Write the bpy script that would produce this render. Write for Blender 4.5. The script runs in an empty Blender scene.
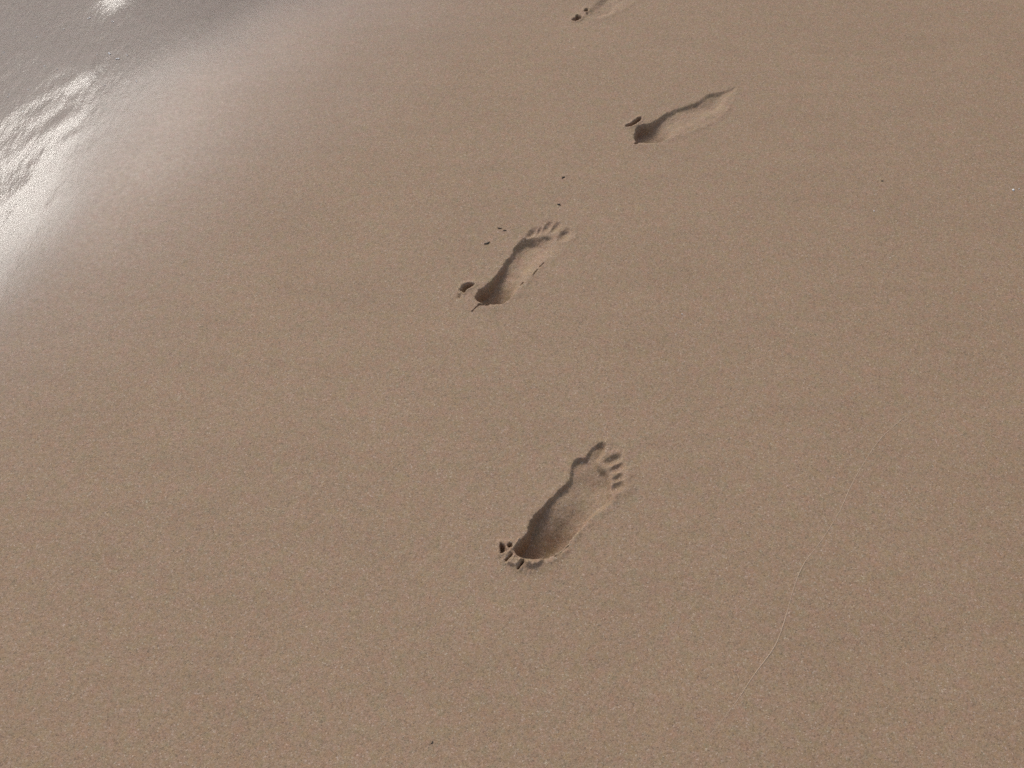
import bpy, bmesh, math, random
import numpy as np
from mathutils import Vector, noise as mnoise

random.seed(7)
S = bpy.context.scene
COL = S.collection
R = math.radians

# ------------------------------------------------------------------ camera constants
CAM_H, PITCH, FPX = 1.45, 53.0, 1050.0

def ground(px, py):
    """where a sight line of the photograph meets the beach (z = 0), in metres"""
    th = R(PITCH)
    dx, dy = (px - 512) / FPX, -(py - 384) / FPX
    fy, fz = math.cos(th) + dy * math.sin(th), -math.sin(th) + dy * math.cos(th)
    t = CAM_H / -fz
    return (dx * t, fy * t)

def zoomed(pts, ox, oy, k):
    return [ground(ox + a / k, oy + b / k) for a, b in pts]

# ------------------------------------------------------------------ small maths
_rng = np.random.default_rng(11)
_LAT = _rng.random((257, 257))

def vnoise(x, y):
    x = np.asarray(x, float) % 256; y = np.asarray(y, float) % 256
    xi, yi = np.floor(x).astype(int), np.floor(y).astype(int)
    fx, fy = x - xi, y - yi
    fx, fy = fx * fx * fx * (fx * (fx * 6 - 15) + 10), fy * fy * fy * (fy * (fy * 6 - 15) + 10)
    xj, yj = (xi + 1) % 256, (yi + 1) % 256
    xi %= 256; yi %= 256
    a, b, c, d = _LAT[xi, yi], _LAT[xj, yi], _LAT[xi, yj], _LAT[xj, yj]
    return (a + (b - a) * fx) + ((c + (d - c) * fx) - (a + (b - a) * fx)) * fy - 0.5

def fbm(x, y, o=4):
    r = 0; a = 1.0
    for k in range(o):
        r = r + a * vnoise(x * 2 ** k + 17.3 * k, y * 2 ** k + 5.1 * k); a *= 0.5
    return r

def sstep(a, b, x):
    t = np.clip((x - a) / (b - a), 0, 1)
    return t * t * (3 - 2 * t)

def smooth_loop(P, n=6):
    P = np.array(P); out = []
    N = len(P)
    for i in range(N):
        p0, p1, p2, p3 = P[i - 1], P[i], P[(i + 1) % N], P[(i + 2) % N]
        for k in range(n):
            t = k / n
            out.append(0.5 * (2 * p1 + (p2 - p0) * t + (2 * p0 - 5 * p1 + 4 * p2 - p3) * t * t + (3 * p1 - p0 - 3 * p2 + p3) * t ** 3))
    return np.array(out)

def sdf_poly(X, Y, P):
    """signed distance to a closed outline, negative inside"""
    d = np.full(X.shape, 1e9); ins = np.zeros(X.shape, bool)
    N = len(P)
    for i in range(N):
        ax, ay = P[i]; bx, by = P[(i + 1) % N]
        ex, ey = bx - ax, by - ay
        wx, wy = X - ax, Y - ay
        t = np.clip((wx * ex + wy * ey) / (ex * ex + ey * ey + 1e-18), 0, 1)
        d = np.minimum(d, (wx - ex * t) ** 2 + (wy - ey * t) ** 2)
        c = ((ay > Y) != (by > Y))
        if abs(by - ay) > 1e-12:
            ins ^= c & (X < ex * (Y - ay) / (by - ay) + ax)
    d = np.sqrt(d)
    return np.where(ins, -d, d)

def dist_line(X, Y, L):
    d = np.full(X.shape, 1e9)
    for i in range(len(L) - 1):
        ax, ay = L[i]; bx, by = L[i + 1]
        ex, ey = bx - ax, by - ay
        t = np.clip(((X - ax) * ex + (Y - ay) * ey) / (ex * ex + ey * ey + 1e-18), 0, 1)
        d = np.minimum(d, np.hypot(X - ax - ex * t, Y - ay - ey * t))
    return d

# ------------------------------------------------------------------ the beach profile
SHORE_P, SHORE_N = (-0.63, 1.70), (-0.834, 0.552)      # a point on the damp line; unit vector towards the sea

def seaward(X, Y):
    return (X - SHORE_P[0]) * SHORE_N[0] + (Y - SHORE_P[1]) * SHORE_N[1]

def along(X, Y):
    return (X - SHORE_P[0]) * -SHORE_N[1] * -1 + (Y - SHORE_P[1]) * -SHORE_N[0]

def base_height(X, Y):
    s = seaward(X, Y)
    z = -0.012 * 0.16 * np.logaddexp(0, (s - 0.10) / 0.16) - 0.03 * 0.3 * np.logaddexp(0, (s - 1.4) / 0.3)
    far = np.clip(-s - 2.5, 0, 400)                       # the beach climbs gently inland
    z = z + 0.05 * far * sstep(0, 4, far) / (1 + far / 40)
    z = z - 0.0 * s
    near = np.exp(-(np.hypot(X, Y - 1.2) / 3.0) ** 2)
    z = z + (0.003 * vnoise(X * 2.3 + 3, Y * 2.3 + 9) + 0.0005 * vnoise(X * 7 + 31, Y * 9 + 2)) * near
    z = z + 0.02 * vnoise(X * 0.35 + 40, Y * 0.35 + 60) * (1 - near)
    return z

# ------------------------------------------------------------------ the four footprints, as outlines on the sand
PRINTS = []
# each: outline, toes (centre, tip, half width, depth), depth table heel->toe, wall widths left/right, label
P1 = zoomed([(195, 596), (222, 556), (258, 500), (276, 452), (312, 412), (356, 362), (404, 314), (436, 280), (452, 240), (460, 198),
             (488, 174), (520, 168), (540, 138), (572, 110), (602, 104), (619, 118), (608, 158), (584, 188), (592, 212), (622, 232), (640, 268),
             (642, 310), (642, 345), (640, 374), (604, 404), (552, 444), (502, 494), (452, 548), (424, 588), (380, 616), (330, 630),
             (272, 634), (226, 622)], 470, 420, 4.52)
T1 = [zoomed([(608, 202), (684, 172)], 470, 420, 4.52) + [0.0084, 0.0085], zoomed([(636, 238), (696, 206)], 470, 420, 4.52) + [0.0068, 0.0075],
      zoomed([(646, 278), (694, 256)], 470, 420, 4.52) + [0.0062, 0.0066], zoomed([(642, 322), (694, 294)], 470, 420, 4.52) + [0.0078, 0.0072]]
P2 = zoomed([(258, 552), (272, 516), (318, 488), (358, 448), (398, 394), (438, 340), (472, 290), (506, 242), (540, 212), (566, 216), (620, 206),
             (680, 196), (722, 212), (748, 246), (742, 288), (702, 320), (650, 350), (602, 402), (562, 446), (530, 484),
             (492, 522), (460, 560), (420, 586), (368, 598), (310, 592), (272, 578)], 430, 200, 5.69)
T2 = [zoomed([(556, 216), (608, 166)], 430, 200, 5.69) + [0.0072, 0.0095], zoomed([(610, 200), (638, 160)], 430, 200, 5.69) + [0.0050, 0.0060],
      zoomed([(648, 188), (696, 130)], 430, 200, 5.69) + [0.0074, 0.0066], zoomed([(692, 190), (740, 132)], 430, 200, 5.69) + [0.0074, 0.0062],
      zoomed([(732, 232), (804, 172)], 430, 200, 5.69) + [0.0120, 0.0088]]
P3 = zoomed([(213, 408), (230, 370), (268, 346), (328, 334), (378, 304), (448, 264), (520, 238), (590, 214), (640, 188), (678, 156),
             (722, 146), (752, 142), (790, 130), (830, 116), (858, 105), (876, 112), (876, 138), (856, 176), (832, 214), (800, 262), (738, 312), (660, 352), (580, 386), (500, 412), (424, 442), (388, 462),
             (300, 470), (240, 466), (220, 442)], 600, 70, 6.4)
T3 = []
P4 = [ground(*p) for p in [(586, 13), (590, 8), (596, 2), (608, -10), (622, -20), (640, -30), (655, -35), (666, -32), (664, -22), (650, -10),
                           (634, 2), (618, 11), (604, 17), (593, 18)]]
T4 = [[ground(662, -30), ground(676, -40), 0.011, 0.010]]

PRINTS = [
 dict(o=P1, toes=T1, heel=(516, 560), tip=(601, 446), D=[0.046, 0.047, 0.031, 0.0130, 0.0088, 0.0080, 0.0075, 0.0062], wl=0.006, wr=0.009, flat=1.55),
 dict(o=P2, toes=T2, heel=(480, 302), tip=(568, 229), D=[0.032, 0.034, 0.021, 0.011, 0.011, 0.0135, 0.0125, 0.009], wl=0.007, wr=0.026, flat=0.55),
 dict(o=P3, toes=T3, heel=(637, 138), tip=(734, 88), D=[0.029, 0.028, 0.0095, 0.0066, 0.006, 0.006, 0.0055, 0.0035], wl=0.009, wr=0.034, flat=0.45),
 dict(o=P4, toes=T4, heel=(588, 16), tip=(668, -36), D=[0.003, 0.004, 0.006, 0.0075, 0.008, 0.008, 0.008, 0.006], wl=0.018, wr=0.034, flat=0.45),
]

# cracks in the crust: (points, half width, depth)
CRACKS = [
 (zoomed([(384, 618), (412, 600), (440, 574)], 470, 420, 4.52), 0.0012, 0.005),
 (zoomed([(325, 605), (375, 558), (430, 512)], 450, 270, 14.63), 0.0010, 0.006),
 (zoomed([(420, 508), (470, 512), (560, 512)], 450, 270, 14.63), 0.0019, 0.009),
 (zoomed([(588, 428), (600, 410), (614, 396)], 430, 200, 5.69), 0.0010, 0.003),
 (zoomed([(624, 382), (648, 358)], 430, 200, 5.69), 0.0008, 0.0022),
 (zoomed([(514, 484), (530, 470)], 430, 200, 5.69), 0.0012, 0.0024),
 (zoomed([(150, 345), (134, 404)], 450, 270, 14.63), 0.0015, 0.004),
 (zoomed([(228, 472), (246, 462)], 600, 70, 6.4), 0.0022, 0.010),
]
# hollows torn open behind a heel: (outline, depth)
TORN = [
 (zoomed([(136, 558), (150, 562), (160, 574), (162, 596), (152, 600), (138, 602)], 470, 420, 4.52), 0.016),
 (zoomed([(168, 566), (180, 558), (192, 562), (188, 576), (172, 580)], 470, 420, 4.52), 0.013),
 (zoomed([(159, 634), (174, 621), (188, 607), (192, 612), (178, 629), (163, 641)], 470, 420, 4.52), 0.014),
 (zoomed([(212, 672), (224, 657), (234, 642), (243, 632), (247, 638), (238, 655), (226, 668), (218, 677)], 470, 420, 4.52), 0.016),
 (zoomed([(148, 290), (185, 240), (215, 205), (290, 192), (362, 208), (320, 245), (250, 290), (195, 328), (165, 304)], 450, 270, 14.63), 0.017),
 (zoomed([(163, 356), (200, 338), (235, 310), (264, 300), (256, 322), (226, 346), (182, 363)], 600, 70, 6.4), 0.016),
 (zoomed([(224, 204), (236, 192), (256, 188), (272, 160), (302, 166), (322, 186), (290, 208), (240, 214)], 550, 0, 10.24), 0.018),
 (zoomed([(348, 118), (364, 94), (392, 98), (386, 114), (356, 126)], 550, 0, 10.24), 0.012),
 (zoomed([(372, 150), (384, 140), (394, 146), (380, 156)], 550, 0, 10.24), 0.006),
]

# ------------------------------------------------------------------ one graded grid for all of the sand
def lines(breaks):
    out = [breaks[0][0]]
    for (a, st), (b, _) in zip(breaks[:-1], breaks[1:]):
        n = max(1, int(round((b - a) / st)))
        out += list(a + (b - a) * (np.arange(n) + 1) / n)
    return out

def grow(start, end, step, f=1.18):
    v = []; x = start; sg = 1 if end > start else -1
    while abs(end - x) > step:
        x += sg * step; step *= f; v.append(x)
    v.append(end)
    return v

fx = lines([(-1.7, .014), (-0.13, .004), (-0.085, .0013), (0.215, .0016), (0.56, .006), (1.6, 0)])
fy = lines([(0.2, .012), (0.68, .004), (0.715, .0013), (0.995, .004), (1.235, .0014), (1.52, .004), (1.70, .0018), (1.94, .004), (2.13, .0022), (2.43, .006), (2.9, 0)])
gx = np.array(sorted(grow(-1.7, -80, .02)) + fx + grow(1.6, 80, .02))
gy = np.array(sorted(grow(0.2, -60, .02)) + fy + grow(2.9, 120, .02))
X, Y = np.meshgrid(gx, gy)                                    # rows = y
Z = base_height(X, Y)
OWN = np.zeros(X.shape, np.int16)                             # whose sand each node is

def window(P, m):
    P = np.array(P)
    x0, y0 = P.min(0) - m; x1, y1 = P.max(0) + m
    i0, i1 = np.searchsorted(gy, (y0, y1)); j0, j1 = np.searchsorted(gx, (x0, x1))
    return slice(i0, i1), slice(j0, j1)

for k, p in enumerate(PRINTS):
    loop = smooth_loop(p['o'], 5)
    allp = list(loop) + [t[0] for t in p['toes']] + [t[1] for t in p['toes']]
    w = window(allp, 0.05)
    x, y = X[w], Y[w]
    h, t = np.array(ground(*p['heel'])), np.array(ground(*p['tip']))
    L = np.linalg.norm(t - h); ax = (t - h) / L; sd = np.array([ax[1], -ax[0]])     # sd points to the right of the walker
    u = ((x - h[0]) * ax[0] + (y - h[1]) * ax[1]) / L
    v = (x - h[0]) * sd[0] + (y - h[1]) * sd[1]
    d = sdf_poly(x, y, loop)
    rag = 0.0030 * fbm(x * 55 + k * 13, y * 55 + 7) + 0.0018 * fbm(x * 180 + 3, y * 180 + k * 5, 3)
    d = d + rag * (0.55 + 0.6 * (v < 0))
    p['d_min'] = d.min()
    # middle line of the outline at each u, to know the left from the right wall
    lu = ((loop[:, 0] - h[0]) * ax[0] + (loop[:, 1] - h[1]) * ax[1]) / L
    lv = (loop[:, 0] - h[0]) * sd[0] + (loop[:, 1] - h[1]) * sd[1]
    bins = np.linspace(0.03, 0.97, 20)
    mid = np.array([(lv[abs(lu - b) < .06].max() + lv[abs(lu - b) < .06].min()) / 2 if (abs(lu - b) < .06).any() else 0 for b in bins])
    half = np.array([max(.02, (lv[abs(lu - b) < .06].max() - lv[abs(lu - b) < .06].min()) / 2) if (abs(lu - b) < .06).any() else .03 for b in bins])
    vm = (v - np.interp(u, bins, mid)) / np.interp(u, bins, half)           # -1 left rim .. 1 right rim
    uu = np.linspace(-.3, 1.3, 400); dd = np.interp(uu, np.linspace(0, 1, len(p['D'])), p['D'])
    kk = np.exp(-np.linspace(-2.2, 2.2, 61) ** 2); dd = np.convolve(np.pad(dd, 30, mode='edge'), kk / kk.sum(), 'valid')
    depth = np.interp(u, uu, dd)
    side = sstep(-0.5, 0.6, vm)
    heelness = sstep(0.34, 0.12, u)
    wr = p['wr'] * (1 - 0.82 * heelness) + .004 * heelness
    wall = p['wl'] + (wr - p['wl']) * side
    if k == 1: wall = wall + .011 * sstep(.58, .80, u)
    prof = sstep(0.0, 1.0, -d / wall)
    bowl = 0.86 + 0.14 * sstep(0, .03, -d)
    lean = 1 - (1 - p['flat']) * side * (1 - 0.8 * heelness)
    if k in (1, 2): lean = lean + (.38 if k == 1 else .2) * side * heelness       # the heel rolled onto its outer edge
    if k == 1: lean = lean * (1 - .72 * sstep(-.8, .45, vm) * sstep(.60, .80, u))      # the ball under the big toe pressed less
    dep = depth * prof * bowl * lean
    # soft transverse swells left by the rolling sole, and the pad behind the toes
    dep += prof * (0.0012 * np.sin(u * 26 + 2 * vm) * sstep(.25, .5, u) + 0.0024 * fbm(x * 36 + 9 * k, y * 36, 3) + 0.0005 * fbm(x * 160, y * 160 + k, 2)) 
    dep += 0.0035 * prof * np.exp(-((u - .72) / .10) ** 2 - ((vm + .1) / .6) ** 2)
    own = np.where(d < 0.0070, (k + 1) * 20, 0)
    own = np.where((d < -0.0015) & (u < 0.27), (k + 1) * 20 + 1, own)
    own = np.where((d < -0.0015) & (u > 0.55) & (u < 0.82 if k == 0 else u < 2), (k + 1) * 20 + 2, own)
    if k in (0, 2):
        own = np.where((d < -0.0015) & (u >= 0.82) & (vm < 5), (k + 1) * 20 + 3, own)      # the big toe, open to the sole
    for q, (a, b, hw, td) in enumerate(p['toes']):
        a, b = np.array(a), np.array(b); c = (a + b) / 2; e = b - a; ln = np.linalg.norm(e); e = e / ln
        pu = (x - c[0]) * e[0] + (y - c[1]) * e[1]; pv = (x - c[0]) * -e[1] + (y - c[1]) * e[0]
        r = np.hypot(pu / (ln / 2 + hw * .6), pv / hw) + 0.25 * fbm(x * 120 + q * 7, y * 120, 2)
        pv = pv + .25 * hw * fbm(x * 90 + 5 * q, y * 90, 2) - .5 * hw * (pu / ln) ** 2
        cr = pv / hw
        r = np.hypot(pu / (ln / 2 + hw * .45), .90 * cr * (1 - .25 * pu / ln)) + 0.22 * fbm(x * 120 + q * 7, y * 120, 2)
        bowl_t = sstep(1.12, 0.15, r) * (0.80 + 0.45 * np.clip(cr, -1, 1)) * (0.92 + 0.35 * pu / ln)      # deeper on the sun's side
        dep = np.maximum(dep, .74 * td * bowl_t)
        own = np.where(r < 1.12, (k + 1) * 20 + (4 if k == 0 else 3) + q, own)
        d = np.minimum(d, (r - 1) * hw)
        own = np.where((own == 0) & (r < 1.7), (k + 1) * 20, own)
    # the lip of squeezed sand round the rim
    lip = (0.0011 if k == 0 else 0.0006) * np.exp(-((d - 0.004) / 0.006) ** 2) * (0.7 + 1.3 * fbm(x * 60, y * 60 + 40, 3)) * (0.5 + 0.9 * (vm > 0))
    lip += (0.0022 if k == 0 else 0.0010) * np.exp(-((d - 0.010) / 0.011) ** 2) * sstep(0.16, -0.02, u)
    Z[w] += np.where(d > -0.001, lip, lip * 0.5) - np.where(dep > 0, dep, 0)
    OWN[w] = np.where(own > 0, own, OWN[w])

# the crust behind the nearest heel is crumbled into small lumps
for c_, rad, amp in [(zoomed([(172, 606)], 470, 420, 4.52)[0], .016, .0030), (zoomed([(256, 656)], 470, 420, 4.52)[0], .017, .0024),
                     (zoomed([(200, 300)], 450, 270, 14.63)[0], .013, .0018), (zoomed([(280, 185)], 550, 0, 10.24)[0], .014, .0022)]:
    w = window([c_], .05)
    rr = np.hypot(X[w] - c_[0], Y[w] - c_[1])
    free = Z[w] > -.004
    lump = np.abs(vnoise(X[w] * 150 + 7, Y[w] * 150)) * 2 + .6 * np.abs(vnoise(X[w] * 330, Y[w] * 330 + 9))
    Z[w] += np.where(free, amp * (lump - .35) * np.exp(-(rr / rad) ** 4), 0)

for L_, hw, dp in CRACKS:
    w = window(L_, 0.012)
    x, y = X[w], Y[w]
    r = dist_line(x, y, L_) / hw + 0.7 * fbm(x * 260, y * 260, 3)
    Z[w] -= dp * sstep(1.15, 0.35, r)
for P_, dp in TORN:
    P_ = smooth_loop(P_, 3)
    w = window(P_, 0.03)
    d = sdf_poly(X[w], Y[w], P_) + .0015 * fbm(X[w] * 210, Y[w] * 210, 3)
    Z[w] += -dp * sstep(.0006, -.0030, d) + .0012 * np.exp(-((d - .003) / .003) ** 2)

# pieces of cracked crust pushed up round the nearest heel: (outline, height, slope in x, slope in y, edge softness)
PLATES = [
 (zoomed([(186, 602), (208, 608), (240, 634), (228, 650), (212, 668), (188, 664), (166, 650), (188, 628), (192, 606)], 470, 420, 4.52), .0034, .04, -.02, .0040),
 (zoomed([(248, 636), (272, 628), (300, 626), (324, 626), (336, 638), (318, 664), (286, 674), (256, 668), (244, 652)], 470, 420, 4.52), .0046, -.03, -.04, .0060),
 (zoomed([(160, 606), (178, 590), (190, 600), (172, 616), (158, 630)], 470, 420, 4.52), .0026, .05, 0, .0030),
 (zoomed([(192, 568), (204, 556), (216, 536), (226, 530), (222, 552), (202, 584), (194, 584)], 470, 420, 4.52), .0028, .0, .0, .0020),
 (zoomed([(384, 604), (410, 588), (440, 566), (445, 572), (418, 602), (388, 618)], 470, 420, 4.52), .0026, .0, .0, .0018),
]
for q, (P_, hh, sx, sy, soft) in enumerate(PLATES):
    c_ = np.array(P_).mean(0); P_ = smooth_loop(P_, 3)
    w = window(P_, 0.03)
    d = sdf_poly(X[w], Y[w], P_) + .0012 * fbm(X[w] * 200, Y[w] * 200 + q, 3)
    up = (hh + sx * (X[w] - c_[0]) + sy * (Y[w] - c_[1]) + .0012 * fbm(X[w] * 110, Y[w] * 110, 4)) * sstep(.0004, -soft, d)
    lo = sstep(-.0045, .0005, -d)
    Z[w] = np.where(d < .0005, Z[w] * (1 - .8 * lo * (Z[w] < 0)) + np.maximum(up, 0), Z[w])
    OWN[w] = np.where(d < .0004, 36 + q if q < 4 else OWN[w], OWN[w])

GYY, GXX = np.gradient(Z, gy, gx)
NRM = np.stack([-GXX, -GYY, np.ones_like(Z)], -1)
NRM /= np.linalg.norm(NRM, axis=-1, keepdims=True)

# ------------------------------------------------------------------ materials
def new_mat(name):
    m = bpy.data.materials.new(name); m.use_nodes = True
    nt = m.node_tree; nt.nodes.clear()
    return m, nt, nt.nodes, nt.links

class NT:
    def __init__(self, nt): self.nt = nt
    def n(self, typ, **kw):
        nd = self.nt.nodes.new(typ)
        for k, v in kw.items():
            if k == 'ins':
                for a, b in v.items(): nd.inputs[a].default_value = b
            else: setattr(nd, k, v)
        return nd
    def l(self, a, b): self.nt.links.new(a, b)
    def math(self, op, a, b=None, c=None, clamp=False):
        nd = self.n('ShaderNodeMath', operation=op, use_clamp=clamp)
        for i, q in enumerate((a, b, c)):
            if q is None: continue
            if isinstance(q, (int, float)): nd.inputs[i].default_value = q
            else: self.l(q, nd.inputs[i])
        return nd.outputs[0]
    def ramp(self, fac, stops, interp='LINEAR'):
        nd = self.n('ShaderNodeValToRGB'); cr = nd.color_ramp; cr.interpolation = interp
        while len(cr.elements) < len(stops): cr.elements.new(0.5)
        for e, (p, c) in zip(cr.elements, stops):
            e.position = p; e.color = c if len(c) == 4 else (*c, 1)
        self.l(fac, nd.inputs[0]); return nd.outputs[0]
    def mix(self, f, a, b, blend='MIX'):
        nd = self.n('ShaderNodeMix', data_type='RGBA', blend_type=blend)
        if isinstance(f, (int, float)): nd.inputs[0].default_value = f
        else: self.l(f, nd.inputs[0])
        for i, q in ((6, a), (7, b)):
            if isinstance(q, tuple): nd.inputs[i].default_value = (*q, 1)
            else: self.l(q, nd.inputs[i])
        return nd.outputs[2]

def sand_material(name, tint=(1, 1, 1), clod=False):
    m, nt, _, _ = new_mat(name); T = NT(nt)
    pos = T.n('ShaderNodeNewGeometry').outputs['Position']
    def noise(scale, detail=2, rough=.5, vec=pos, dim='3D'):
        q = T.n('ShaderNodeTexNoise', ins={'Scale': scale, 'Detail': detail, 'Roughness': rough}); T.l(vec, q.inputs['Vector']); return q.outputs[0]
    # grains: a cell mosaic of quartz, feldspar and dark minerals
    vo = T.n('ShaderNodeTexVoronoi', ins={'Scale': 620.0}); T.l(pos, vo.inputs['Vector'])
    sep = T.n('ShaderNodeSeparateColor'); T.l(vo.outputs['Color'], sep.inputs[0])
    grain = T.ramp(sep.outputs[0], [(0.0, (.190, .135, .100)), (.10, (.265, .186, .130)), (.38, (.305, .212, .142)), (.62, (.318, .226, .160)),
                                    (.84, (.340, .247, .182)), (.97, (.365, .275, .215)), (1.0, (.46, .38, .32))])
    vo2 = T.n('ShaderNodeTexVoronoi', ins={'Scale': 210.0}); T.l(pos, vo2.inputs['Vector'])
    sep2 = T.n('ShaderNodeSeparateColor'); T.l(vo2.outputs['Color'], sep2.inputs[0])
    fleck = T.ramp(sep2.outputs[1], [(0, (.90, .94, .93)), (.35, (1.05, .98, .88)), (.7, (1.0, .99, 1.01)), (1, (1.07, 1.0, .98))])
    colr = T.mix(.8, grain, fleck, 'MULTIPLY')
    # faint bands laid down by the swash, running along the shore and across it
    mp = T.n('ShaderNodeMapping'); mp.inputs['Scale'].default_value = (2.0, 13.0, 2.0); mp.inputs['Rotation'].default_value = (0, 0, R(-3)); T.l(pos, mp.inputs[0])
    band = noise(1.6, 5, .6, mp.outputs[0])
    colr = T.mix(1.0, colr, T.ramp(band, [(.25, (.955, .955, .958)), (.5, (1, 1, 1)), (.75, (1.03, 1.027, 1.025))]), 'MULTIPLY')
    blot = noise(5.5, 4, .55)
    colr = T.mix(1.0, colr, T.ramp(blot, [(.3, (.97, .968, .965)), (.7, (1.025, 1.028, 1.03))]), 'MULTIPLY')
    # patches where one mineral or another has settled out
    pat = noise(46, 3, .55)
    colr = T.mix(1.0, colr, T.ramp(pat, [(.30, (1.035, .965, .99)), (.5, (1, 1, 1)), (.70, (.975, 1.025, .955))]), 'MULTIPLY')
    pat2 = noise(170, 2, .5)
    colr = T.mix(1.0, colr, T.ramp(pat2, [(.28, (.95, .948, .945)), (.5, (1, 1, 1)), (.74, (1.04, 1.04, 1.04))]), 'MULTIPLY')
    if tint != (1, 1, 1): colr = T.mix(1.0, colr, tint, 'MULTIPLY')
    # wetness rises towards the sea
    wet = None
    dot = T.n('ShaderNodeVectorMath', operation='DOT_PRODUCT'); T.l(pos, dot.inputs[0]); dot.inputs[1].default_value = (*SHORE_N, 0)
    s = T.math('SUBTRACT', dot.outputs['Value'], SHORE_P[0] * SHORE_N[0] + SHORE_P[1] * SHORE_N[1])
    wob = noise(2.2, 4, .55)
    s = T.math('ADD', s, T.math('MULTIPLY', T.math('SUBTRACT', wob, .5), .28))
    mr = T.n('ShaderNodeMapRange', interpolation_type='SMOOTHSTEP', ins={1: -.42, 2: .30}); T.l(s, mr.inputs[0]); wet = mr.outputs[0]
    colr = T.mix(wet, colr, T.mix(1.0, colr, (.80, .768, .825), 'MULTIPLY'))
    rgh = T.n('ShaderNodeMapRange', ins={1: 0, 2: 1, 3: .68, 4: .36}); T.l(wet, rgh.inputs[0])
    rr = T.math('ADD', rgh.outputs[0], T.math('MULTIPLY', T.math('SUBTRACT', noise(90, 3), .5), .16))
    spec = T.n('ShaderNodeMapRange', ins={1: 0, 2: 1, 3: .30, 4: .35}); T.l(wet, spec.inputs[0])
    # relief: grains and clumps
    hgt = T.math('ADD', T.math('MULTIPLY', noise(520, 2, .6), .0009), T.math('MULTIPLY', noise(150, 3, .6), .0012 if not clod else .0035))
    hgt = T.math('ADD', hgt, T.math('MULTIPLY', noise(36, 3, .5), .0010))
    bst = T.n('ShaderNodeMapRange', ins={1: 0, 2: 1, 3: .55, 4: .22}); T.l(wet, bst.inputs[0])
    bp = T.n('ShaderNodeBump', ins={'Distance': 1.0}); T.l(hgt, bp.inputs['Height']); T.l(bst.outputs[0], bp.inputs['Strength'])
    b = T.n('ShaderNodeBsdfPrincipled')
    T.l(colr, b.inputs['Base Color']); T.l(rr, b.inputs['Roughness']); T.l(spec.outputs[0], b.inputs['Specular IOR Level']); T.l(bp.outputs[0], b.inputs['Normal'])
    o = T.n('ShaderNodeOutputMaterial'); T.l(b.outputs[0], o.inputs[0])
    return m

SAND = sand_material('wet_beach_sand', (1.022, .987, .905))

def plain(name, c1, c2, scale, rough, spec=.4):
    m, nt, _, _ = new_mat(name); T = NT(nt)
    pos = T.n('ShaderNodeTexCoord').outputs['Object']
    q = T.n('ShaderNodeTexNoise', ins={'Scale': scale, 'Detail': 4.0}); T.l(pos, q.inputs['Vector'])
    b = T.n('ShaderNodeBsdfPrincipled', ins={'Roughness': rough, 'Specular IOR Level': spec})
    T.l(T.ramp(q.outputs[0], [(.3, c1), (.7, c2)]), b.inputs['Base Color'])
    o = T.n('ShaderNodeOutputMaterial'); T.l(b.outputs[0], o.inputs[0])
    return m

WEED = plain('dark_weed', (.022, .017, .012), (.050, .036, .022), 900, .6)
SHELL = plain('white_shell', (.72, .70, .68), (.85, .84, .82), 500, .3)
PALE = plain('pale_fine_sand', (.40, .29, .20), (.47, .35, .25), 400, .8)
FOAM = plain('foam', (.74, .74, .74), (.84, .84, .84), 600, .35)

def water_material():
    m, nt, _, _ = new_mat('thin_sea_water'); T = NT(nt)
    pos = T.n('ShaderNodeNewGeometry').outputs['Position']
    mp = T.n('ShaderNodeMapping'); mp.inputs['Rotation'].default_value = (0, 0, R(-33)); mp.inputs['Scale'].default_value = (1.0, .33, 1); T.l(pos, mp.inputs[0])
    def noise(scale, detail, vec):
        q = T.n('ShaderNodeTexNoise', ins={'Scale': scale, 'Detail': detail, 'Roughness': .55}); T.l(vec, q.inputs['Vector']); return q.outputs[0]
    h = T.math('ADD', T.math('MULTIPLY', noise(70, 3, mp.outputs[0]), .0016), T.math('MULTIPLY', noise(190, 2, pos), .00030))
    bp = T.n('ShaderNodeBump', ins={'Distance': 1.0, 'Strength': .34}); T.l(h, bp.inputs['Height'])
    fr = T.n('ShaderNodeFresnel', ins={'IOR': 1.34}); T.l(bp.outputs[0], fr.inputs['Normal'])
    # near its edge the film is thinner than the grains, which break it up
    cv = T.n('ShaderNodeAttribute', attribute_name='cover').outputs['Fac']
    gr = noise(420, 2, pos)
    cv = T.math('MULTIPLY', cv, T.math('ADD', .55, T.math('MULTIPLY', gr, .9)), clamp=True)
    rg = T.n('ShaderNodeMapRange', ins={1: 0, 2: 1, 3: .40, 4: .125}); T.l(cv, rg.inputs[0])
    g = T.n('ShaderNodeBsdfGlossy'); T.l(rg.outputs[0], g.inputs['Roughness']); T.l(bp.outputs[0], g.inputs['Normal'])
    t = T.n('ShaderNodeBsdfTransparent'); T.l(T.mix(cv, (1, 1, 1), (.90, .915, .93)), t.inputs['Color'])
    mx = T.n('ShaderNodeMixShader'); T.l(T.math('MULTIPLY', fr.outputs[0], cv), mx.inputs[0]); T.l(t.outputs[0], mx.inputs[1]); T.l(g.outputs[0], mx.inputs[2])
    o = T.n('ShaderNodeOutputMaterial'); T.l(mx.outputs[0], o.inputs[0])
    return m
WATER = water_material()

# ------------------------------------------------------------------ objects
def tag(o, label=None, cat=None, group=None, kind=None):
    if label: o['label'] = label
    if cat: o['category'] = cat
    if group: o['group'] = group
    if kind: o['kind'] = kind
    return o

FO = OWN[:-1, :-1]                                                # each quad belongs to its first corner's owner
NYv, NXv = X.shape
VID = np.arange(NYv * NXv).reshape(NYv, NXv)
QUADS = np.stack([VID[:-1, :-1], VID[:-1, 1:], VID[1:, 1:], VID[1:, :-1]], -1)
VCO = np.stack([X, Y, Z], -1).reshape(-1, 3)
VNO = NRM.reshape(-1, 3)

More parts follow.
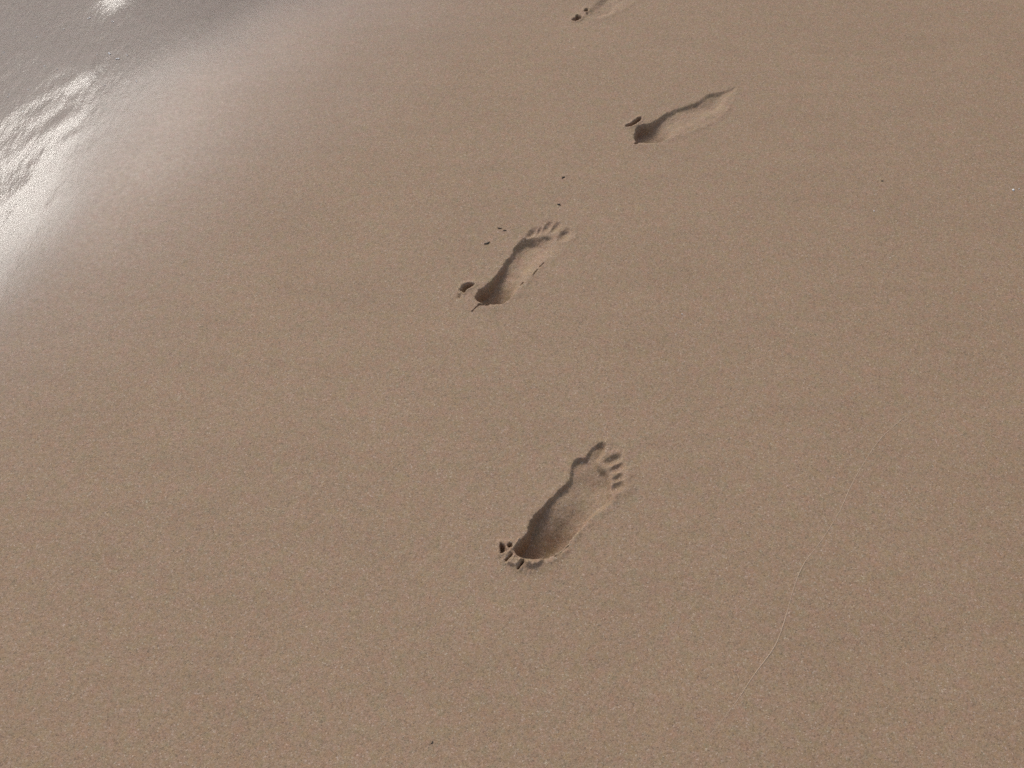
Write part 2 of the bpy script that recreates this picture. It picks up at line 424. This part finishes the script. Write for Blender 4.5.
def sheet(name, mask, mat, origin=(0, 0, 0), parent=None):
    q = QUADS[mask]
    used = np.unique(q); remap = np.full(NYv * NXv, -1, np.int64); remap[used] = np.arange(len(used))
    q = remap[q].astype(np.int32)
    co = VCO[used] - np.array(origin)
    me = bpy.data.meshes.new(name)
    me.vertices.add(len(used)); me.vertices.foreach_set('co', co.astype(np.float32).ravel())
    me.loops.add(q.size); me.loops.foreach_set('vertex_index', q.ravel())
    me.polygons.add(len(q)); me.polygons.foreach_set('loop_start', np.arange(0, q.size, 4, dtype=np.int32))
    me.polygons.foreach_set('loop_total', np.full(len(q), 4, np.int32))
    me.update(calc_edges=True)
    me.polygons.foreach_set('use_smooth', np.ones(len(q), bool))
    me.normals_split_custom_set_from_vertices(VNO[used].astype(np.float32))
    me.materials.append(mat)
    o = bpy.data.objects.new(name, me); COL.objects.link(o)
    if parent: o.parent = parent
    else: o.location = origin
    return o

tag(sheet('sand', FO == 0, SAND), 'smooth damp tan beach sand darkening towards the water', kind='structure')

FOOT_LABELS = [
 'deep bare right footprint with cracked crust behind its heel, lowest in the photo',
 'bare left footprint with all five toes pressed in, specks of debris to its left',
 'narrow shallow footprint with a round deep heel hole and blurred toes',
 'footprint cut off by the top edge, dark torn holes at its heel',
]
TOE_OFFSET = {0: 3}
for k, p in enumerate(PRINTS):
    h, t = np.array(ground(*p['heel'])), np.array(ground(*p['tip']))
    c = (h + t) / 2
    org = (float(c[0]), float(c[1]), 0.0)
    b0 = (k + 1) * 20
    root = sheet('footprint', FO == b0, SAND, org)
    tag(root, FOOT_LABELS[k], 'footprint', 'footprints walking along the wet sand')
    sheet('heel_hollow', FO == b0 + 1, SAND, org, root)
    sheet('ball_hollow', FO == b0 + 2, SAND, org, root)
    for q in range(3, 10):
        if (FO == b0 + q).any():
            sheet('toe_hollow', FO == b0 + q, SAND, org, root)
    for q in range(16, 20):
        if k == 0 and (FO == b0 + q).any():
            sheet('cracked_clod', FO == b0 + q, SAND, org, root)

def height(x, y):
    i = min(max(np.searchsorted(gy, y) - 1, 0), NYv - 2); j = min(max(np.searchsorted(gx, x) - 1, 0), NXv - 2)
    return float(Z[i:i + 2, j:j + 2].mean())

def flat_base(x, y):
    return float(base_height(np.array([x]), np.array([y]))[0])

def link(name, bm, mat, loc=(0, 0, 0), rot=(0, 0, 0), parent=None, smooth=True):
    me = bpy.data.meshes.new(name); bm.to_mesh(me); bm.free()
    if smooth:
        for f in me.polygons: f.use_smooth = True
    me.materials.append(mat)
    o = bpy.data.objects.new(name, me); COL.objects.link(o)
    o.location = loc; o.rotation_euler = rot
    if parent: o.parent = parent
    return o

def stick(a, b, r, label, name, cat, mat, seed, group=None, flat=.7):
    a, b = np.array(ground(*a)), np.array(ground(*b)); c = (a + b) / 2; e = b - a; ln = float(np.linalg.norm(e))
    bm = bmesh.new(); n = 7; m = 8; rings = []; r = r * .78
    rnd = random.Random(seed)
    for i in range(m + 1):
        t = i / m; rr = r * (math.sin(math.pi * min(max(t, .04), .96)) ** .5) * rnd.uniform(.8, 1.15)
        off = r * .5 * math.sin(t * 5 + seed)
        rings.append([bm.verts.new(((t - .5) * ln, off + rr * math.cos(k * 2 * math.pi / n), rr * flat * math.sin(k * 2 * math.pi / n))) for k in range(n)])
    for p_, q_ in zip(rings[:-1], rings[1:]):
        for k in range(n): bm.faces.new((p_[k], p_[(k + 1) % n], q_[(k + 1) % n], q_[k]))
    bm.faces.new(rings[0][::-1]); bm.faces.new(rings[-1])
    bmesh.ops.recalc_face_normals(bm, faces=bm.faces[:])
    o = link(name, bm, mat, (c[0], c[1], height(*c) + r * flat * .55), (0, 0, math.atan2(e[1], e[0])))
    return tag(o, label, cat, group)

DUST = plain('brown_crumb', (.060, .043, .030), (.10, .072, .05), 900, .7)
G_W = 'dark scraps of weed on the sand'
stick((484, 244.5), (490, 242), .0024, 'short dark scrap of weed left of the five-toed footprint', 'weed_scrap', 'seaweed scrap', WEED, 2, G_W)
stick((497.5, 227.6), (501.5, 228.8), .0020, 'tiny dark crumb, left one of the close pair above the five-toed footprint', 'weed_scrap', 'seaweed scrap', WEED, 3, G_W)
stick((503, 230), (506.5, 231), .0019, 'tiny dark crumb, right one of the close pair above the five-toed footprint', 'weed_scrap', 'seaweed scrap', WEED, 4, G_W)
stick((557.6, 204), (560.6, 205.6), .0024, 'dark crumb just above the toes of the five-toed footprint', 'weed_scrap', 'seaweed scrap', WEED, 5, G_W)
stick((562, 178.5), (564.4, 176.6), .0024, 'dark crumb on bare sand between the second and third footprints', 'weed_scrap', 'seaweed scrap', WEED, 6, G_W)
stick((881.3, 181.4), (883, 180.6), .0016, 'lone dark crumb on empty sand towards the upper right', 'weed_scrap', 'seaweed scrap', DUST, 7, G_W)
stick((431.4, 744), (432.8, 741), .0015, 'lone dark crumb on empty sand at the bottom of the photo', 'weed_scrap', 'seaweed scrap', WEED, 8, G_W)

def shell(px, py, r, label, seed):
    x, y = ground(px, py)
    bm = bmesh.new(); n, m = 14, 5
    rings = []
    for i in range(1, m + 1):
        t = i / m
        rings.append([bm.verts.new((r * t * math.cos(a) * (1 + .06 * math.cos(9 * a)), r * .75 * t * math.sin(a), r * .55 * (1 - t * t)))
                      for a in [k * 2 * math.pi / n for k in range(n)]])
    apex = bm.verts.new((0, 0, r * .56))
    for k in range(n): bm.faces.new((apex, rings[0][k], rings[0][(k + 1) % n]))
    for p_, q_ in zip(rings[:-1], rings[1:]):
        for k in range(n): bm.faces.new((p_[k], q_[k], q_[(k + 1) % n], p_[(k + 1) % n]))
    low = bm.verts.new((0, 0, -r * .1))
    for k in range(n): bm.faces.new((low, rings[-1][(k + 1) % n], rings[-1][k]))
    bmesh.ops.recalc_face_normals(bm, faces=bm.faces[:])
    return tag(link('shell_fragment', bm, SHELL, (x, y, height(x, y) + .0003), (0, 0, seed)), label, 'shell fragment', 'white bits of shell on the sand')
shell(1013.3, 190, .0034, 'bright white shell fragment close to the right edge of the photo', 1)
shell(1019, 189, .0015, 'tiny pale shell chip beside the bright white shell fragment', .4)
shell(874, 211, .0017, 'tiny pale shell chip on empty sand right of the third footprint', 2)
shell(682, 314, .0015, 'tiny pale shell chip on empty sand right of the five-toed footprint', 3)

# the faint line of fine sand left by the last swash
LN = [ground(680 + a / 2.02, 380 + b / 2.02) for a, b in [(470, 62), (430, 95), (400, 125), (370, 170), (345, 215), (325, 260), (305, 295),
      (280, 332), (250, 372), (230, 420), (210, 490), (190, 540), (150, 595), (110, 655), (50, 730)]]
def swash_line():
    P = []
    A = np.array(LN)
    for i in range(len(A) - 1):
        p0, p1, p2, p3 = A[max(i - 1, 0)], A[i], A[i + 1], A[min(i + 2, len(A) - 1)]
        for k in range(10):
            t = k / 10
            P.append(0.5 * (2 * p1 + (p2 - p0) * t + (2 * p0 - 5 * p1 + 4 * p2 - p3) * t * t + (3 * p1 - p0 - 3 * p2 + p3) * t ** 3))
    P = np.array(P); n = len(P)
    bm = bmesh.new(); rows = []
    for i in range(n):
        d = P[min(i + 1, n - 1)] - P[max(i - 1, 0)]; d /= np.linalg.norm(d); nn = np.array([-d[1], d[0]])
        t = i / n
        a = float(np.clip(.62 + 1.0 * fbm(np.array([t * 22.0]), np.array([3.3]), 3)[0], .35, 1)) * min(1, t * 9 + .3, (1 - t) * 6 + .1)
        w, hh = .0009 * (.5 + .5 * a), .0007 * a
        row = []
        for q, z in ((-1.4, -.0012), (-.6, hh * .75), (0, hh), (.6, hh * .75), (1.4, -.0012)):
            x, y = P[i] + nn * w * q
            row.append(bm.verts.new((x - LN[7][0], y - LN[7][1], height(x, y) + z)))
        rows.append(row)
    for a, b in zip(rows[:-1], rows[1:]):
        for k in range(4): bm.faces.new((a[k], a[k + 1], b[k + 1], b[k]))
    bmesh.ops.recalc_face_normals(bm, faces=bm.faces[:])
    o = link('swash_line', bm, PALE, (LN[7][0], LN[7][1], 0))
    return tag(o, 'faint thin pale line of fine sand curving across the right of the beach', 'swash line')
swash_line()

# ------------------------------------------------------------------ the water
def water():
    sa = np.array(lines([(-60, 4.0), (-8, .5), (-1.5, .012), (1.9, .5), (8, 4.0), (60, 0)]))      # along the shore
    sb = np.array(list(np.linspace(0, 1, 140)) + grow(1.0, 70, .02))                # out to sea
    A, B = np.meshgrid(sa, sb)
    tx, ty = 0.552, 0.834
    # the edge runs in lobes, the tongue of one wash over another
    edge = np.interp(A, [-3, -1, -.5, -.27, 0, .21, .52, 1.0, 3], [-.04, -.13, -.10, -.01, .10, .11, .08, .10, .08]) + .03 * vnoise(A * 6.1 + 2, A * 0 + 3.7)
    sea = edge + B
    x = SHORE_P[0] + A * tx + sea * SHORE_N[0]; y = SHORE_P[1] + A * ty + sea * SHORE_N[1]
    floor = base_height(x, y)
    # the front of the wash: a low swollen face towards the sand, flat behind
    crest = .43 + .035 * vnoise(A * 3.0 + 5, A * 0 + 1.2) + .05 * np.clip(A, -.6, .6)
    f = (sea - crest)
    F1 = np.minimum(.405 + .56 * (A - .05), crest) + .02 * vnoise(A * 9, A * 0 + 6.6)
    g = sea - F1
    steep = np.clip(g + .050, 0, .058) * .058
    gentle = np.clip(np.minimum(sea, crest) - F1 - .005, 0, .5) * .011
    swell = (steep + gentle) * (1 - .2 * sstep(0, .3, f)) * (.85 + .5 * vnoise(A * 4.6 + 1, sea * 3)) * sstep(.13, .03, A)
    swell = swell + .0056 * np.exp(-((A - .31) / .075) ** 2 - ((sea - .60) / .06) ** 2) + .0035 * np.exp(-((A + .55) / .12) ** 2 - ((sea - .22) / .05) ** 2)
    film = .0002 + swell * sstep(0, .12, B)
    rip = .0010 * vnoise(A * 10 + 3, sea * 34) * sstep(0, .12, B) + .0013 * vnoise(A * 3.1 + 30, sea * 9 + 4 * vnoise(A * 2, sea * 2)) * sstep(.05, .3, B)
    lev = -.010 + .0 * sea
    rip = rip * (1 - .70 * sstep(-.03, .12, f))
    z = floor + film + rip
    z = z * (1 - sstep(.8, 2.2, sea)) + np.maximum(lev, floor + .002) * sstep(.8, 2.2, sea) + rip * sstep(.8, 2.2, sea)
    z = np.maximum(z, floor + .0002)
    z = np.where(B <= 0, floor - .0002, z)
    cover = sstep(.0, .29, B + .05 * vnoise(A * 7, sea * 7) * sstep(0, .05, B))
    me = bpy.data.meshes.new('water')
    ny, nx = x.shape; vid = np.arange(ny * nx).reshape(ny, nx)
    q = np.stack([vid[:-1, :-1], vid[1:, :-1], vid[1:, 1:], vid[:-1, 1:]], -1).reshape(-1, 4)
    me.from_pydata(np.stack([x, y, z], -1).reshape(-1, 3).tolist(), [], q.tolist())
    me.polygons.foreach_set('use_smooth', np.ones(len(q), bool))
    at = me.attributes.new('cover', 'FLOAT', 'POINT'); at.data.foreach_set('value', cover.astype(np.float32).ravel())
    me.materials.append(WATER); me.update()
    if me.polygons[0].normal.z < 0: me.flip_normals()
    o = bpy.data.objects.new('water', me); COL.objects.link(o)
    tag(o, 'thin sheet of sea water washing off the sand', kind='structure')
    return edge, sa
water()

def foam():
    bm = bmesh.new(); rnd = random.Random(4)
    spots = [(108, 52, .0026), (117, 57, .0022), (44, 64, .0020), (56, 67, .0018), (35, 35, .0022), (3, 50, .0020), (8, 94, .0022), (127, 54, .0016), (96, 53, .0014),
             (28, 88, .0016), (63, 27, .0014), (88, 16, .0018), (70, 60, .0012), (18, 70, .0012), (150, 40, .0012), (136, 80, .0014), (112, 20, .002), (104, 84, .0012), (22, 110, .0014)]
    for px, py, r in spots:
        x, y = ground(px, py)
        for q in range(4):
            xx, yy, rr = x + rnd.gauss(0, r * .9), y + rnd.gauss(0, r * .9), r * rnd.uniform(.35, .8)
            n0 = len(bm.verts)
            vs = bmesh.ops.create_icosphere(bm, subdivisions=2, radius=rr)['verts']
            z = float(base_height(np.array([xx]), np.array([yy]))[0]) + .0012
            for v in vs: v.co = (v.co.x + xx, v.co.y + yy, v.co.z * .28 + z)
    o = link('foam', bm, FOAM)
    tag(o, 'scattered flecks of white foam on the shallow water', kind='stuff')
foam()

# ------------------------------------------------------------------ light, sky, camera
SUN_EL, SUN_AZ = 45.0, -28.0                                    # azimuth from +Y, positive towards +X
w = bpy.data.worlds.new('World'); S.world = w; w.use_nodes = True
nt = w.node_tree; nt.nodes.clear(); T = NT(nt)
sky = T.n('ShaderNodeTexSky', sky_type='NISHITA', sun_disc=False, sun_elevation=R(SUN_EL), sun_rotation=R(SUN_AZ), air_density=1.0, dust_density=2.5, ozone_density=1.0)
veil = T.n('ShaderNodeHueSaturation', ins={'Saturation': .58}); T.l(sky.outputs[0], veil.inputs['Color'])   # thin high cloud pales the blue
bg = T.n('ShaderNodeBackground', ins={'Strength': .12}); T.l(veil.outputs[0], bg.inputs[0])
o = T.n('ShaderNodeOutputWorld'); T.l(bg.outputs[0], o.inputs[0])

sl = bpy.data.lights.new('sun', 'SUN'); sl.energy = 1.25; sl.angle = R(18); sl.color = (1.0, .95, .88)
so = bpy.data.objects.new('sun', sl); COL.objects.link(so)
sd = Vector((math.sin(R(SUN_AZ)) * math.cos(R(SUN_EL)), math.cos(R(SUN_AZ)) * math.cos(R(SUN_EL)), math.sin(R(SUN_EL))))
so.rotation_euler = sd.to_track_quat('Z', 'Y').to_euler(); so.location = sd * 20

cd = bpy.data.cameras.new('camera'); cd.sensor_width = 36; cd.lens = FPX * 36 / 1024; cd.clip_start = .05; cd.clip_end = 400
co = bpy.data.objects.new('camera', cd); COL.objects.link(co)
co.location = (0, 0, CAM_H); co.rotation_euler = (R(90 - PITCH), 0, 0)
S.camera = co

S.view_settings.view_transform = 'Standard'; S.view_settings.look = 'None'
S.view_settings.exposure = 0.21; S.view_settings.gamma = 1; S.view_settings.use_curve_mapping = False
S.render.engine = 'CYCLES'; S.cycles.use_denoising = False
S.cycles.max_bounces = 6; S.cycles.transparent_max_bounces = 8
